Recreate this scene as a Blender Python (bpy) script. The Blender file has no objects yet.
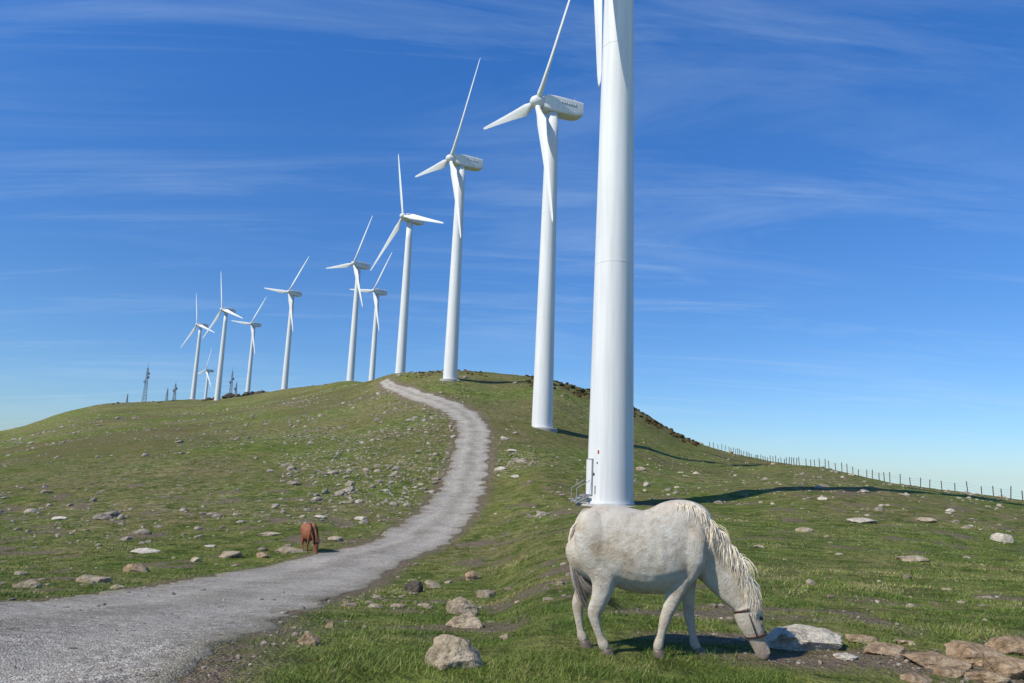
import bpy, bmesh, math, random
import numpy as np
from mathutils import Vector, Matrix
random.seed(7); rng=np.random.default_rng(7)
scene=bpy.context.scene
EYE=1.65
F=740.0; PITCH=math.radians(9.2); ROLL=math.radians(2.3)
cp,sp=math.cos(PITCH),math.sin(PITCH); cr,sr=math.cos(ROLL),math.sin(ROLL)
# ------------------------------------------------------------------ numpy helpers
def vnoise(x,y,seed=0.0):
    xi=np.floor(x); yi=np.floor(y); fx=x-xi; fy=y-yi
    fx=fx*fx*(3-2*fx); fy=fy*fy*(3-2*fy)
    def h(a,b):
        v=np.sin(a*127.1+b*311.7+seed*17.13)*43758.5453
        return v-np.floor(v)
    a=h(xi,yi); b=h(xi+1,yi); c=h(xi,yi+1); d=h(xi+1,yi+1)
    return (a*(1-fx)+b*fx)*(1-fy)+(c*(1-fx)+d*fx)*fy
def fbm(x,y,seed=0.0,octv=4):
    s=0;a=.5;t=0
    for i in range(octv):
        s=s+a*vnoise(x*2**i+i*3.7,y*2**i-i*5.1,seed+i); t+=a; a*=.5
    return s/t
def pchip(xk,yk,x):
    xk=np.asarray(xk,float); yk=np.asarray(yk,float)
    h=np.diff(xk); d=np.diff(yk)/h
    m=np.zeros(len(xk)); m[0]=d[0]; m[-1]=d[-1]
    for i in range(1,len(xk)-1):
        if d[i-1]*d[i]>0:
            w1=2*h[i]+h[i-1]; w2=h[i]+2*h[i-1]
            m[i]=(w1+w2)/(w1/d[i-1]+w2/d[i])
    x=np.clip(x,xk[0],xk[-1])
    i=np.clip(np.searchsorted(xk,x)-1,0,len(h)-1)
    t=(x-xk[i])/h[i]
    return ((2*t**3-3*t**2+1)*yk[i]+(t**3-2*t**2+t)*h[i]*m[i]+(-2*t**3+3*t**2)*yk[i+1]+(t**3-t**2)*h[i]*m[i+1])
def fast_mesh(name,V,Fc,smooth=True):
    V=np.ascontiguousarray(V,dtype=np.float32); Fc=np.ascontiguousarray(Fc,dtype=np.int32)
    me=bpy.data.meshes.new(name)
    me.vertices.add(len(V)); me.vertices.foreach_set('co',V.ravel())
    me.loops.add(Fc.size); me.loops.foreach_set('vertex_index',Fc.ravel())
    me.polygons.add(len(Fc)); me.polygons.foreach_set('loop_start',np.arange(0,Fc.size,Fc.shape[1],dtype=np.int32))
    me.update(calc_edges=True)
    me.polygons.foreach_set('use_smooth',np.full(len(Fc),smooth,dtype=bool))
    me.update()
    return me
def add_obj(name,me,mat=None,parent=None):
    ob=bpy.data.objects.new(name,me); scene.collection.objects.link(ob)
    if mat: me.materials.append(mat)
    if parent: ob.parent=parent
    return ob
def attr(me,name,arr):
    a=me.attributes.new(name,'FLOAT','POINT'); a.data.foreach_set('value',np.ascontiguousarray(arr,dtype=np.float32))
# ------------------------------------------------------------------ terrain heights: rows of (forward distance, height)
def S(y,s): return (y,EYE+s*y)
near_c=[(3,0),(6,-.03),(10,-.5),(15,-1.2),(20,-1.8),(30,-2.4)]
near_r=[(3,0),(7,0),(10,-.12),(20,-.65),(30,-.8)]
COL={
-1.1:[(3,0),(6,0),(10,-.45),(20,-2),(30,-3.1),(60,-6),(150,-12),(350,-20),(600,-40)],
-.68:[(3,0),(6,0),(10,-.45),(15,-1.2),(20,-1.9),(30,-2.9),(45,-2.8),S(60,-.06),S(80,-.035),S(150,-.008),S(250,.005),S(350,.0105),S(450,.004),S(600,-.02)],
-.55:near_c[:5]+[(30,-2.7),(45,-2.5),S(60,-.05),S(80,-.02),S(150,.02),S(250,.04),S(400,.052),S(450,.052),S(600,.03)],
-.415:near_c[:5]+[(30,-2.6),(45,-2.2),S(60,-.045),S(80,-.005),S(150,.035),S(250,.052),S(400,.063),S(456,.0645),S(600,.04)],
-.285:near_c[:5]+[(30,-2.5),(45,-2.0),S(60,-.04),S(80,.0),S(120,.038),S(150,.055),S(250,.077),S(340,.086),S(450,.074),S(600,.05)],
-.217:near_c+[(45,-2.0),S(60,-.04),S(80,.005),S(120,.048),S(150,.068),S(200,.086),S(285,.099),S(340,.092),S(450,.07),S(600,.045)],
-.15:near_c+[(45,-2.0),(58,-1.0),S(75,.002),S(92,.035),S(120,.066),S(150,.092),S(195,.112),S(250,.098),S(340,.075),S(600,.035)],
-.082:near_c+[(45,-2.0),(58,-1.0),S(75,.003),S(90,.042),S(120,.075),S(148,.106),S(175,.120),S(250,.09),S(340,.065),S(600,.02)],
-.0145:near_c[:5]+[(30,-2.2),(46,-1.6),(58,-.8),S(75,.003),S(90,.04),S(120,.07),S(150,.1),S(180,.117),S(250,.085),S(340,.055),S(600,.0)],
.047:[(3,0),(7,0),(10,-.3),(20,-1.1),(30,-1.4),(46,-1.1),S(58,-.022),S(70,0),S(100,.045),S(130,.085),S(160,.105),S(185,.11),S(250,.08),S(600,-.02)],
.108:[(3,0),(7,0),(10,-.2),(20,-.8),(30,-.95),(46,-.75),S(58,-.028),S(70,-.008),S(100,.03),S(130,.065),S(160,.092),S(180,.099),S(250,.07),S(600,-.03)],
.176:near_r+[(46,-.65),S(55,-.034),S(70,-.016),S(100,.015),S(130,.045),S(160,.068),S(175,.072),S(250,.045),S(600,-.05)],
.244:near_r+[(46,-.6),S(55,-.033),S(70,-.02),S(100,.0),S(130,.02),S(160,.036),S(170,.037),S(250,.015),S(600,-.06)],
.311:near_r+[(46,-.5),S(55,-.027),S(75,-.015),S(100,-.002),S(130,.01),S(155,.019),S(170,.019),S(250,0),S(600,-.07)],
.391:near_r+[(46,-.2),S(56,-.02),S(75,-.007),S(100,.004),S(125,.010),S(150,.008),S(250,-.02),S(600,-.08)],
.524:near_r+[(46,-.35),S(60,-.022),S(75,-.013),S(105,-.0087),S(130,-.013),S(250,-.04),S(600,-.09)],
.688:[(3,0),(7,0),(10,-.12),(20,-.7),(30,-1.0),(46,-.9),S(60,-.035),S(80,-.026),S(95,-.0243),S(130,-.034),S(250,-.06),S(600,-.1)],
1.1:[(3,0),(7,0),(10,-.12),(20,-.9),(30,-1.5),(46,-2.2),(60,-3),(90,-5),(130,-8),(250,-22),(600,-70)],
}
bk=np.array(sorted(COL)); NB=321; NT=520
tmax=math.log(46000+5); tmin=math.log(3+5)
tt=np.linspace(tmin,tmax,NT); yy=np.exp(tt)-5
colz=[]
for b in bk:
    p=list(COL[b]); zl=p[-1][1]
    p+= [(1500,min(zl,0)-140),(4000,-520),(10000,-900),(46000,-1130)]
    ys=np.log(np.array([q[0] for q in p])+5); zs=[q[1] for q in p]
    colz.append(pchip(ys,zs,tt))
colz=np.array(colz)
bb=np.linspace(-1.1,1.1,NB)
TAB=np.array([pchip(bk,colz[:,j],bb) for j in range(NT)])
k=np.exp(-np.linspace(-2,2,9)**2); k/=k.sum()
pad=np.pad(TAB,((0,0),(4,4)),mode='edge'); TAB=sum(k[i]*pad[:,i:i+NB] for i in range(9))
k=k[2:7]/k[2:7].sum()
pad=np.pad(TAB,((2,2),(0,0)),mode='edge'); TAB=sum(k[i]*pad[i:i+NT,:] for i in range(5))
def H(x,y):
    x=np.asarray(x,float); y=np.asarray(y,float)
    b=np.clip(x/np.maximum(y,3),-1.1,1.1); t=np.log(np.clip(y,3,46000)+5)
    fi=(b+1.1)/2.2*(NB-1); fj=(t-tmin)/(tmax-tmin)*(NT-1)
    i=np.clip(fi.astype(int),0,NB-2); j=np.clip(fj.astype(int),0,NT-2); u=fi-i; v=fj-j
    z=(TAB[j,i]*(1-u)+TAB[j,i+1]*u)*(1-v)+(TAB[j+1,i]*(1-u)+TAB[j+1,i+1]*u)*v
    z=z+ .09*(fbm(x*.8,y*.8,1,4)-.5) + .45*(fbm(x/5,y/5,2,4)-.5)*np.clip((y-10)/40,0,1)
    z=z+ 2.8*(fbm(x/24,y/24,3,5)-.5)*np.clip((y-70)/200,0,1)
    return z
def Hs(x,y): return float(H(np.array([x]),np.array([y]))[0])
def survey(px,py):
    """ground point seen along a sight-line from the survey station"""
    u=px-512; v=341.5-py
    u2=u*cr-v*sr; v2=u*sr+v*cr
    dy=F*cp-v2*sp; dz=F*sp+v2*cp
    b=u2/dy; s=dz/dy
    ys=np.exp(np.linspace(math.log(3),math.log(650),4000))
    dd=H(b*ys,ys)-(EYE+s*ys)
    idx=np.where(dd>0)[0]
    if len(idx)==0: idx=[int(np.argmax(dd[:]))]
    y=ys[idx[0]]
    return (b*y,float(y))
# ------------------------------------------------------------------ node helpers
def new_mat(name):
    m=bpy.data.materials.new(name); m.use_nodes=True; nt=m.node_tree
    return m,nt,nt.nodes['Principled BSDF']
def N(nt,t,**kw):
    n=nt.nodes.new(t)
    for k_,v in kw.items(): setattr(n,k_,v)
    return n
def coords(nt): return N(nt,'ShaderNodeTexCoord').outputs['Object']
def noise(nt,vec,scale,detail=5,rough=.6,dist=0):
    n=N(nt,'ShaderNodeTexNoise'); n.inputs['Scale'].default_value=scale; n.inputs['Detail'].default_value=detail
    n.inputs['Roughness'].default_value=rough; n.inputs['Distortion'].default_value=dist
    nt.links.new(vec,n.inputs['Vector']); return n.outputs['Fac']
def ramp(nt,fac,stops):
    r=N(nt,'ShaderNodeValToRGB'); e=r.color_ramp.elements
    while len(e)<len(stops): e.new(.5)
    for i,(p,c) in enumerate(stops):
        e[i].position=p; e[i].color=(c[0],c[1],c[2],1) if not isinstance(c,(int,float)) else (c,c,c,1)
    nt.links.new(fac,r.inputs['Fac']); return r.outputs['Color']
def mix(nt,fac,a,b,mode='MIX'):
    m=N(nt,'ShaderNodeMix',data_type='RGBA',blend_type=mode)
    for s,i in ((fac,0),(a,6),(b,7)):
        if isinstance(s,(int,float)): m.inputs[i].default_value=s
        elif isinstance(s,tuple): m.inputs[i].default_value=(s[0],s[1],s[2],1)
        else: nt.links.new(s,m.inputs[i])
    return m.outputs[2]
def math_(nt,op,a,b=0.0,clamp=False):
    m=N(nt,'ShaderNodeMath',operation=op); m.use_clamp=clamp
    for s,i in ((a,0),(b,1)):
        if isinstance(s,(int,float)): m.inputs[i].default_value=s
        else: nt.links.new(s,m.inputs[i])
    return m.outputs[0]
def bump(nt,bs,h,dist,strength=1.0):
    b=N(nt,'ShaderNodeBump'); b.inputs['Distance'].default_value=dist; b.inputs['Strength'].default_value=strength
    nt.links.new(h,b.inputs['Height']); nt.links.new(b.outputs['Normal'],bs.inputs['Normal'])
def getattr_(nt,name): return N(nt,'ShaderNodeAttribute',attribute_name=name).outputs['Fac']
def spec(bs,v):
    bs.inputs['Specular IOR Level'].default_value=v
# ------------------------------------------------------------------ materials
m_ground,nt,bs=new_mat('turf'); co=coords(nt)
n1=noise(nt,co,.055,4,.65); n2=noise(nt,co,.40,5,.7,.4); n3=noise(nt,co,5,4,.7); n4=noise(nt,co,45,3,.7); n5=noise(nt,co,1.1,5,.8)
g=ramp(nt,n2,[(.32,(.080,.116,.017)),(.5,(.140,.178,.030)),(.66,(.205,.205,.058))])
dry=math_(nt,'MULTIPLY',ramp(nt,n1,[(.42,.06),(.60,.85)]),ramp(nt,n5,[(.42,.08),(.57,1.0)]),True)
g=mix(nt,dry,g,(.230,.172,.082))
g=mix(nt,.8,g,ramp(nt,n5,[(.38,.48),(.5,1.0),(.62,1.42)]),'MULTIPLY')
g=mix(nt,.75,g,ramp(nt,n3,[(.3,.40),(.5,1.0),(.7,1.5)]),'MULTIPLY')
g=mix(nt,.6,g,ramp(nt,n4,[(.25,.5),(.5,1.0),(.75,1.5)]),'MULTIPLY')
dirtc=ramp(nt,n4,[(.3,(.11,.078,.048)),(.55,(.235,.18,.12)),(.75,(.36,.30,.22))])
dm=math_(nt,'MULTIPLY',getattr_(nt,'dirt'),ramp(nt,n3,[(.35,.5),(.55,1.6)]),True)
g=mix(nt,dm,g,dirtc)
heathc=ramp(nt,n3,[(.35,(.070,.050,.022)),(.6,(.185,.128,.066))])
hm=math_(nt,'MULTIPLY',getattr_(nt,'heath'),ramp(nt,n5,[(.45,.0),(.55,.9)]),True)
g=mix(nt,hm,g,heathc)
stc=ramp(nt,noise(nt,co,2.2,5,.85),[(.57,0.0),(.61,1.0)])
g=mix(nt,math_(nt,'MULTIPLY',stc,getattr_(nt,'stony'),True),g,(.44,.39,.30))
nt.links.new(g,bs.inputs['Base Color']); bs.inputs['Roughness'].default_value=.95; spec(bs,.1)
hh=math_(nt,'ADD',math_(nt,'ADD',math_(nt,'MULTIPLY',n3,1.0),math_(nt,'MULTIPLY',n4,.35)),math_(nt,'MULTIPLY',n5,2.4))
bump(nt,bs,hh,.20,.9)
# gravel
m_road,nt,bs=new_mat('gravel'); co=coords(nt)
def voro(sc):
    v=N(nt,'ShaderNodeTexVoronoi'); v.inputs['Scale'].default_value=sc; v.inputs['Randomness'].default_value=1
    nd=N(nt,'ShaderNodeTexNoise'); nd.inputs['Scale'].default_value=sc*.8; nt.links.new(co,nd.inputs['Vector'])
    ad=N(nt,'ShaderNodeVectorMath',operation='MULTIPLY_ADD'); nt.links.new(nd.outputs['Color'],ad.inputs[0]); ad.inputs[1].default_value=(1.3/sc,)*3; nt.links.new(co,ad.inputs[2])
    nt.links.new(ad.outputs[0],v.inputs['Vector']); return v
v=voro(60); vb=voro(20)
n0=noise(nt,co,.6,5,.65); n1=noise(nt,co,6,6,.75); n2=noise(nt,co,110,3,.7)
c=ramp(nt,v.outputs['Color'],[(.1,(.19,.165,.130)),(.5,(.35,.312,.252)),(.9,(.56,.51,.43))])
c=mix(nt,.6,c,ramp(nt,vb.outputs['Color'],[(.15,.5),(.5,1.0),(.85,1.35)]),'MULTIPLY')
c=mix(nt,.8,c,ramp(nt,n1,[(.34,.58),(.52,1.02),(.68,1.35)]),'MULTIPLY')
c=mix(nt,.9,c,ramp(nt,n0,[(.36,.76),(.60,1.12)]),'MULTIPLY')
c=mix(nt,math_(nt,'MULTIPLY',getattr_(nt,'track'),.38),c,(.46,.42,.35))
c=mix(nt,math_(nt,'MULTIPLY',getattr_(nt,'crown'),ramp(nt,n1,[(.42,0.0),(.6,.5)]),True),c,(.20,.175,.11))
gm=math_(nt,'MULTIPLY',getattr_(nt,'verge'),ramp(nt,n1,[(.36,.0),(.56,1.0)]),True)
c=mix(nt,gm,c,(.17,.145,.07))
nt.links.new(c,bs.inputs['Base Color']); bs.inputs['Roughness'].default_value=.95; spec(bs,.15)
bump(nt,bs,math_(nt,'ADD',math_(nt,'MULTIPLY',v.outputs['Distance'],-.7),math_(nt,'ADD',math_(nt,'MULTIPLY',n1,1.6),math_(nt,'MULTIPLY',n2,.35))),.028,.85)
# grass blades
m_blade,nt,bs=new_mat('grass_blades')
c=ramp(nt,getattr_(nt,'rnd'),[(0,(.070,.122,.015)),(.45,(.138,.190,.030)),(.78,(.215,.225,.056)),(1,(.38,.32,.16))])
nt.links.new(c,bs.inputs['Base Color']); bs.inputs['Roughness'].default_value=.6; spec(bs,.25)
# rocks
def rock_mat(name,a,b_,cc):
    m,nt,bs=new_mat(name); co=coords(nt)
    n1=noise(nt,co,3,6,.7); n2=noise(nt,co,22,5,.7); n3=noise(nt,co,9,5,.8,1)
    c=ramp(nt,n1,[(.3,a),(.5,b_),(.72,cc)])
    c=mix(nt,.7,c,ramp(nt,n2,[(.3,.5),(.6,1.15)]),'MULTIPLY')
    c=mix(nt,.7,c,ramp(nt,n3,[(.38,.45),(.5,1.0)]),'MULTIPLY')
    c=mix(nt,.8,c,ramp(nt,getattr_(nt,'rnd'),[(0,.5),(1,1.2)]),'MULTIPLY')
    nt.links.new(c,bs.inputs['Base Color']); bs.inputs['Roughness'].default_value=.9; spec(bs,.2)
    bump(nt,bs,math_(nt,'ADD',n1,math_(nt,'ADD',n3,math_(nt,'MULTIPLY',n2,.5))),.06,.9); return m
m_rock=rock_mat('limestone',(.23,.17,.10),(.42,.34,.225),(.54,.46,.34))
m_rockb=rock_mat('brown_sandstone',(.21,.13,.068),(.40,.28,.165),(.54,.43,.285))
m_rockg=rock_mat('pale_stone',(.44,.37,.27),(.60,.53,.41),(.70,.64,.52))
m_rocks=rock_mat('field_stone',(.24,.19,.13),(.41,.35,.26),(.54,.48,.38))
m_rockd=rock_mat('dark_outcrop',(.05,.04,.03),(.11,.09,.065),(.2,.17,.13))
m_heath,nt,bs=new_mat('heather'); co=coords(nt)
c=ramp(nt,noise(nt,co,1.5,6,.75),[(.3,(.03,.024,.012)),(.6,(.095,.068,.032)),(.8,(.14,.11,.05))])
nt.links.new(c,bs.inputs['Base Color']); bs.inputs['Roughness'].default_value=1; spec(bs,.05)
m_white,nt,bs=new_mat('turbine_paint'); co=coords(nt)
mp=N(nt,'ShaderNodeMapping'); mp.inputs['Scale'].default_value=(2.5,2.5,.12); nt.links.new(co,mp.inputs['Vector'])
c=ramp(nt,noise(nt,mp.outputs['Vector'],1.2,6,.65),[(.3,(.60,.605,.58)),(.6,(.71,.715,.69))])
nt.links.new(c,bs.inputs['Base Color']); bs.inputs['Roughness'].default_value=.5; spec(bs,.3)
def flat_mat(name,col,rough=.7,metal=0,var=.25,sc=6):
    m,nt,bs=new_mat(name); co=coords(nt)
    c=mix(nt,1.0,col,ramp(nt,noise(nt,co,sc,5,.6),[(.3,1-var),(.7,1+var)]),'MULTIPLY')
    nt.links.new(c,bs.inputs['Base Color']); bs.inputs['Roughness'].default_value=rough; bs.inputs['Metallic'].default_value=metal; return m
m_grey=flat_mat('grey_steel',(.3,.31,.32),.5,.3)
m_letter=flat_mat('grey_lettering',(.38,.41,.42),.6)
m_dark=flat_mat('dark_paint',(.06,.06,.065),.6)
m_conc=flat_mat('concrete',(.36,.34,.31),.9)
m_wood=flat_mat('weathered_wood',(.09,.065,.045),.9)
m_red=flat_mat('red_sign',(.45,.04,.03),.6)
# ------------------------------------------------------------------ road plan (world metres)
Lpx=[(0,603),(200,578),(300,558),(370,543),(410,520),(440,490),(455,450),(458,425),(440,409),(400,395),(376,381)]
Rpx=[(160,683),(215,650),(300,610),(400,565),(450,540),(480,500),(490,460),(488,430),(470,408),(430,394),(386,380)]
Lw=[survey(*p) for p in Lpx]; Rw=[survey(*p) for p in Rpx]
Lw=[(-6.6,-5),(-7.0,2)]+Lw; Rw=[(-2.0,-5),(-2.15,2)]+Rw
def edge(P,ys):
    P=sorted(P,key=lambda p:p[1]); Y=[P[0][1]]; X=[P[0][0]]
    for x,y in P[1:]:
        if y>Y[-1]+.8: Y.append(y); X.append(x)
    return pchip(Y,X,ys),Y[-1]
ymaxroad=min(edge(Lw,np.array([0.]))[1],edge(Rw,np.array([0.]))[1])
ys=[-5.]
while ys[-1]<ymaxroad: ys.append(ys[-1]+.05+max(0,ys[-1])*.004)
ys=np.array(ys); xl,_=edge(Lw,ys); xr,_=edge(Rw,ys)
def smooth(a,n):
    kk=np.hanning(n+2)[1:-1]; kk/=kk.sum(); return np.convolve(np.pad(a,n//2,mode='edge'),kk,mode='valid')[:len(a)]
xl=smooth(xl,41); xr=smooth(xr,41)
def road_edges(y):
    return np.interp(y,ys,xl),np.interp(y,ys,xr)
def road_sd(x,y):
    a,b_=road_edges(np.clip(y,-5,ymaxroad))
    d=np.minimum(x-a,b_-x)
    return np.where(y>ymaxroad,-np.abs(y-ymaxroad)+np.minimum(d,0),d)
# ------------------------------------------------------------------ ground sheet
tr=[]
v_=1.0
while v_<9: tr.append(v_); v_+=.3
v_=9.
while v_<705: tr.append(v_); v_*=1.0062
while v_<46000: tr.append(v_); v_*=1.07
tr.append(46000.)
T=np.array(tr); YR=T-5
cc=np.concatenate([-np.geomspace(8,.93,40),np.linspace(-.9,.9,560),np.geomspace(.93,8,40)])
X=T[:,None]*cc[None,:]; Y=np.repeat(YR[:,None],len(cc),1)
Z=H(X,Y)
sd=road_sd(X,Y)
low=(.05+.0035*np.maximum(Y,0))
Z2=Z-low*np.clip((sd-.12-.003*Y)/(.25+.004*np.maximum(Y,0)),0,1)*(Y<ymaxroad)
nr,nc=X.shape
V=np.stack([X,Y,Z2],-1).reshape(-1,3)
idx=np.arange(nr*nc).reshape(nr,nc)
Fc=np.stack([idx[:-1,:-1],idx[:-1,1:],idx[1:,1:],idx[1:,:-1]],-1).reshape(-1,4)
me=fast_mesh('ground',V,Fc)
def ell(x,y,cx,cy,rx,ry,ang=0):
    c_,s_=math.cos(ang),math.sin(ang); dx=(x-cx)*c_+(y-cy)*s_; dy=-(x-cx)*s_+(y-cy)*c_
    return np.clip(1.35-np.sqrt((dx/rx)**2+(dy/ry)**2),0,1)
def dirt_mask(x,y):
    d=road_sd(x,y)
    m=np.clip(1+d/(.35+.010*np.maximum(y,0)),0,1)*.9*(d<.5)
    a,b_=road_edges(np.clip(y,-5,ymaxroad))
    m=np.maximum(m,np.clip(1-(x-b_)/.9,0,1)*(x>b_)*np.clip((13-y)/5,0,1))
    for e in [(3.9,7.0,1.9,.45,.0),(2.4,7.9,1.0,.3,.1),(2.7,9.3,1.4,.3,0),(5.0,6.6,1.5,.8,0)]:
        m=np.maximum(m,ell(x,y,*e))
    m=m*(.30+1.3*fbm(x*1.6,y*1.6,9,4))
    m=np.maximum(m,np.clip((fbm(x*.7,y*.7,12,5)-.625)*7,0,.7)*(y<60))
    return np.clip(m,0,1)
DM=dirt_mask(X,Y)
Bn=X/np.maximum(Y,3)
heath=np.clip((fbm(X/14,Y/14,21,4)-.46)*6,0,1)*np.clip((Y-45)/60,0,1)*np.where(Bn>0,.7,.95)
heath=np.maximum(heath,np.clip((Y-150)/40,0,1)*np.clip((Bn+.12)/.05,0,1)*.8)
heath=np.where(Y>900,1,heath)
stony=np.clip((fbm(X/12,Y/12,31,4)-.36)*4,0,1)*np.clip((Y-22)/30,0,1)*np.where(Bn<0,1,.7)
attr(me,'dirt',DM.ravel()); attr(me,'heath',heath.ravel()); attr(me,'stony',stony.ravel())
add_obj('ground',me,m_ground)
# ------------------------------------------------------------------ road ribbon
M=40
w=np.linspace(0,1,M)[None,:]
amp=.40*2*np.clip(.6+ys*.02,.6,1.8)
je=amp*(fbm(ys*1.1,ys*0+3,41,5)-.5); jr=amp*(fbm(ys*1.1,ys*0+9,43,5)-.5)
A=(xl-.12+je)[:,None]; B=(xr+.12+jr)[:,None]
XR=A+(B-A)*w; YRd=np.repeat(ys[:,None],M,1)
dz=.012+.03*np.sin(w*math.pi)
ed=np.minimum(w,1-w)
dz=np.where(ed<.001,-.14-.003*np.maximum(YRd,0),dz)
trk=np.exp(-((w-.28)/.08)**2)+np.exp(-((w-.72)/.08)**2)
ZR=H(XR,YRd)+dz-.022*trk+.020*(fbm(XR*3,YRd*3,51,3)-.5)
idx=np.arange(len(ys)*M).reshape(len(ys),M)
me=fast_mesh('gravel_road',np.stack([XR,YRd,ZR],-1).reshape(-1,3),np.stack([idx[:-1,:-1],idx[:-1,1:],idx[1:,1:],idx[1:,:-1]],-1).reshape(-1,4))
attr(me,'track',np.broadcast_to(trk,XR.shape).ravel())
attr(me,'crown',np.broadcast_to(np.exp(-((w-.5)/.07)**2),XR.shape).ravel())
attr(me,'verge',(np.clip(1-ed/.12,0,1)*np.ones_like(XR)).ravel())
add_obj('gravel_road',me,m_road)
# ------------------------------------------------------------------ rocks
def rock_template(sub,seed,noise_amp=.04,cuts=13,lo=.62):
    r=random.Random(seed); bm=bmesh.new(); bmesh.ops.create_icosphere(bm,subdivisions=sub,radius=1)
    pl=[]
    for i in range(cuts):
        n=Vector((r.gauss(0,1),r.gauss(0,1),r.gauss(0,1))).normalized(); pl.append((n,r.uniform(lo,.9)))
    for v in bm.verts:
        p=v.co.copy()
        for n,d in pl:
            e=p.dot(n)-d
            if e>0: p-=n*e*.93
        v.co=p
    co=np.array([v.co[:] for v in bm.verts]); fa=np.array([[v.index for v in f.verts] for f in bm.faces]); bm.free()
    nn=fbm(co[:,0]*2.5+seed,co[:,1]*2.5+co[:,2]*2.3,seed,5)-.5
    co=co*(1+noise_amp*4*nn[:,None])
    return co,fa
def rock_object(name,x,y,sx,sy,sz,mat,seed,sub=4,rot=None):
    co,fa=rock_template(sub,seed,.09,15,.55)
    a=random.Random(seed).uniform(-.3,.3) if rot is None else rot
    c_,s_=math.cos(a),math.sin(a)
    P=co*np.array([sx,sy,sz]); P=np.stack([P[:,0]*c_-P[:,1]*s_,P[:,0]*s_+P[:,1]*c_,P[:,2]],-1)
    me=fast_mesh(name,P,fa,False); attr(me,'rnd',np.full(len(P),random.Random(seed+5).uniform(.6,1)))
    ob=add_obj(name,me,mat); ob.location=(x,y,Hs(x,y)+sz*.20); return ob
ROCKS=[
(452,668,56,26,0),(467,628,38,14,0),(461,614,30,15,0),(485,598,26,11,0),(414,592,20,11,3),(472,580,18,9,1),(432,588,16,8,0),
(308,645,22,12,1),(330,628,12,6,1),(804,651,74,19,2),(862,643,36,7,1),(885,655,46,8,1),(935,668,54,11,1),(978,664,56,18,1),
(1012,678,60,19,1),(1015,655,46,14,1),(950,677,30,8,1),(990,683,40,10,1),(915,683,30,8,1),(905,645,24,5,1),(845,660,22,5,2),(960,650,28,7,0),
(862,523,28,4,2),(925,522,20,4,0),(1003,542,24,9,2),(912,561,34,5,0),(805,532,18,4,0),(760,548,12,3,0),(985,600,18,4,0),
(95,583,34,8,0),(137,572,28,8,1),(230,558,22,7,0),(210,548,12,3,2),(290,553,30,6,0),(28,588,24,8,0),(145,553,26,4,2),(270,536,26,4,0),
(262,558,16,5,1),(195,562,12,5,0),(335,541,16,4,0),(60,520,16,3,2),(360,520,14,3,2),(320,518,14,3,2),(385,492,11,3,2),(560,585,9,4,0),(20,575,12,4,0),
(505,640,12,6,0),(640,470,12,3,0),(500,470,12,3,2),(512,452,10,3,2),(504,440,9,3,2),(516,478,9,3,2),(822,500,12,3,2),(950,512,12,3,2)]
rp=[]
for i,(px,py,wp,hp_,mt) in enumerate(ROCKS):
    x,y=survey(px,py); D=y*cp; s=wp/F*D/2; hz=hp_/F*D/2
    mat=[m_rock,m_rockb,m_rockg,m_rockd][mt]
    y2=y+s*.5
    rock_object('rock',x*y2/y,y2,s*1.15,s*.85,hz*1.7,mat,100+i,5 if (y<12 and wp>35) else (4 if y<16 else 3))
    rp.append((x*y2/y,y2,s*1.1))
def scatter(name,pts,sizes,mat,sub=2,flat=.45,seed=0,amp=.05,rise=.2):
    tm=[rock_template(sub,seed*50+i,amp) for i in range(8)]
    r=np.random.default_rng(seed); Vs=[];Fs=[];Rs=[];off=0
    zz=H(pts[:,0],pts[:,1])
    for i in range(len(pts)):
        co,fa=tm[i%8]; s=sizes[i]; a=r.uniform(0,6.28); c_,s_=math.cos(a),math.sin(a)
        P=co*np.array([s,s*r.uniform(.5,.9),s*flat*r.uniform(.6,1.3)])
        P=np.stack([P[:,0]*c_-P[:,1]*s_,P[:,0]*s_+P[:,1]*c_,P[:,2]],-1)+np.array([pts[i,0],pts[i,1],zz[i]+s*flat*rise])
        Vs.append(P);Fs.append(fa+off);off+=len(P);Rs.append(np.full(len(P),r.uniform(0,1)))
    me=fast_mesh(name,np.concatenate(Vs),np.concatenate(Fs),False); attr(me,'rnd',np.concatenate(Rs)); return add_obj(name,me,mat)
def fan(n,b0,b1,y0,y1,pw=1.0):
    b=rng.uniform(b0,b1,n); y=(y0**pw+(y1**pw-y0**pw)*rng.uniform(0,1,n))**(1/pw) if pw else np.exp(rng.uniform(np.log(y0),np.log(y1),n))
    return np.stack([b*y,y],-1)
P=np.concatenate([fan(9500,-.75,-.05,32,230,1.0),fan(3000,-.75,-.2,200,450,1.2),fan(6000,-.30,-.06,50,190,1.0),fan(4600,.0,.8,38,180,1.0),fan(700,-.012,.04,60,105)])
dens=fbm(P[:,0]/9,P[:,1]/9,61,4)
near_road=np.exp(road_sd(P[:,0],P[:,1])/7)
keep=(rng.uniform(0,1,len(P))<np.clip((dens-.46)*6+near_road*.35,0.05,1))&(road_sd(P[:,0],P[:,1])<-.3)
P=P[keep]; sz=np.clip(np.exp(rng.normal(-2.42,.70,len(P))),.035,.6)*(.75+P[:,1]/300)
scatter('scattered_stones',P,sz,m_rocks,2,.5,3,.08,.14)
P=np.concatenate([fan(500,-.7,.8,9,60,0),fan(900,-.7,-.1,14,60,0)])
dens=fbm(P[:,0]/3,P[:,1]/3,63,4)
keep=(road_sd(P[:,0],P[:,1])<-.2)&(rng.uniform(0,1,len(P))<np.clip((dens-.40)*5,.05,1)); P=P[keep]
scatter('scattered_stones',P,np.clip(np.exp(rng.normal(-2.95,.6,len(P))),.02,.16),m_rock,3,.5,4,.08,.14)
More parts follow.
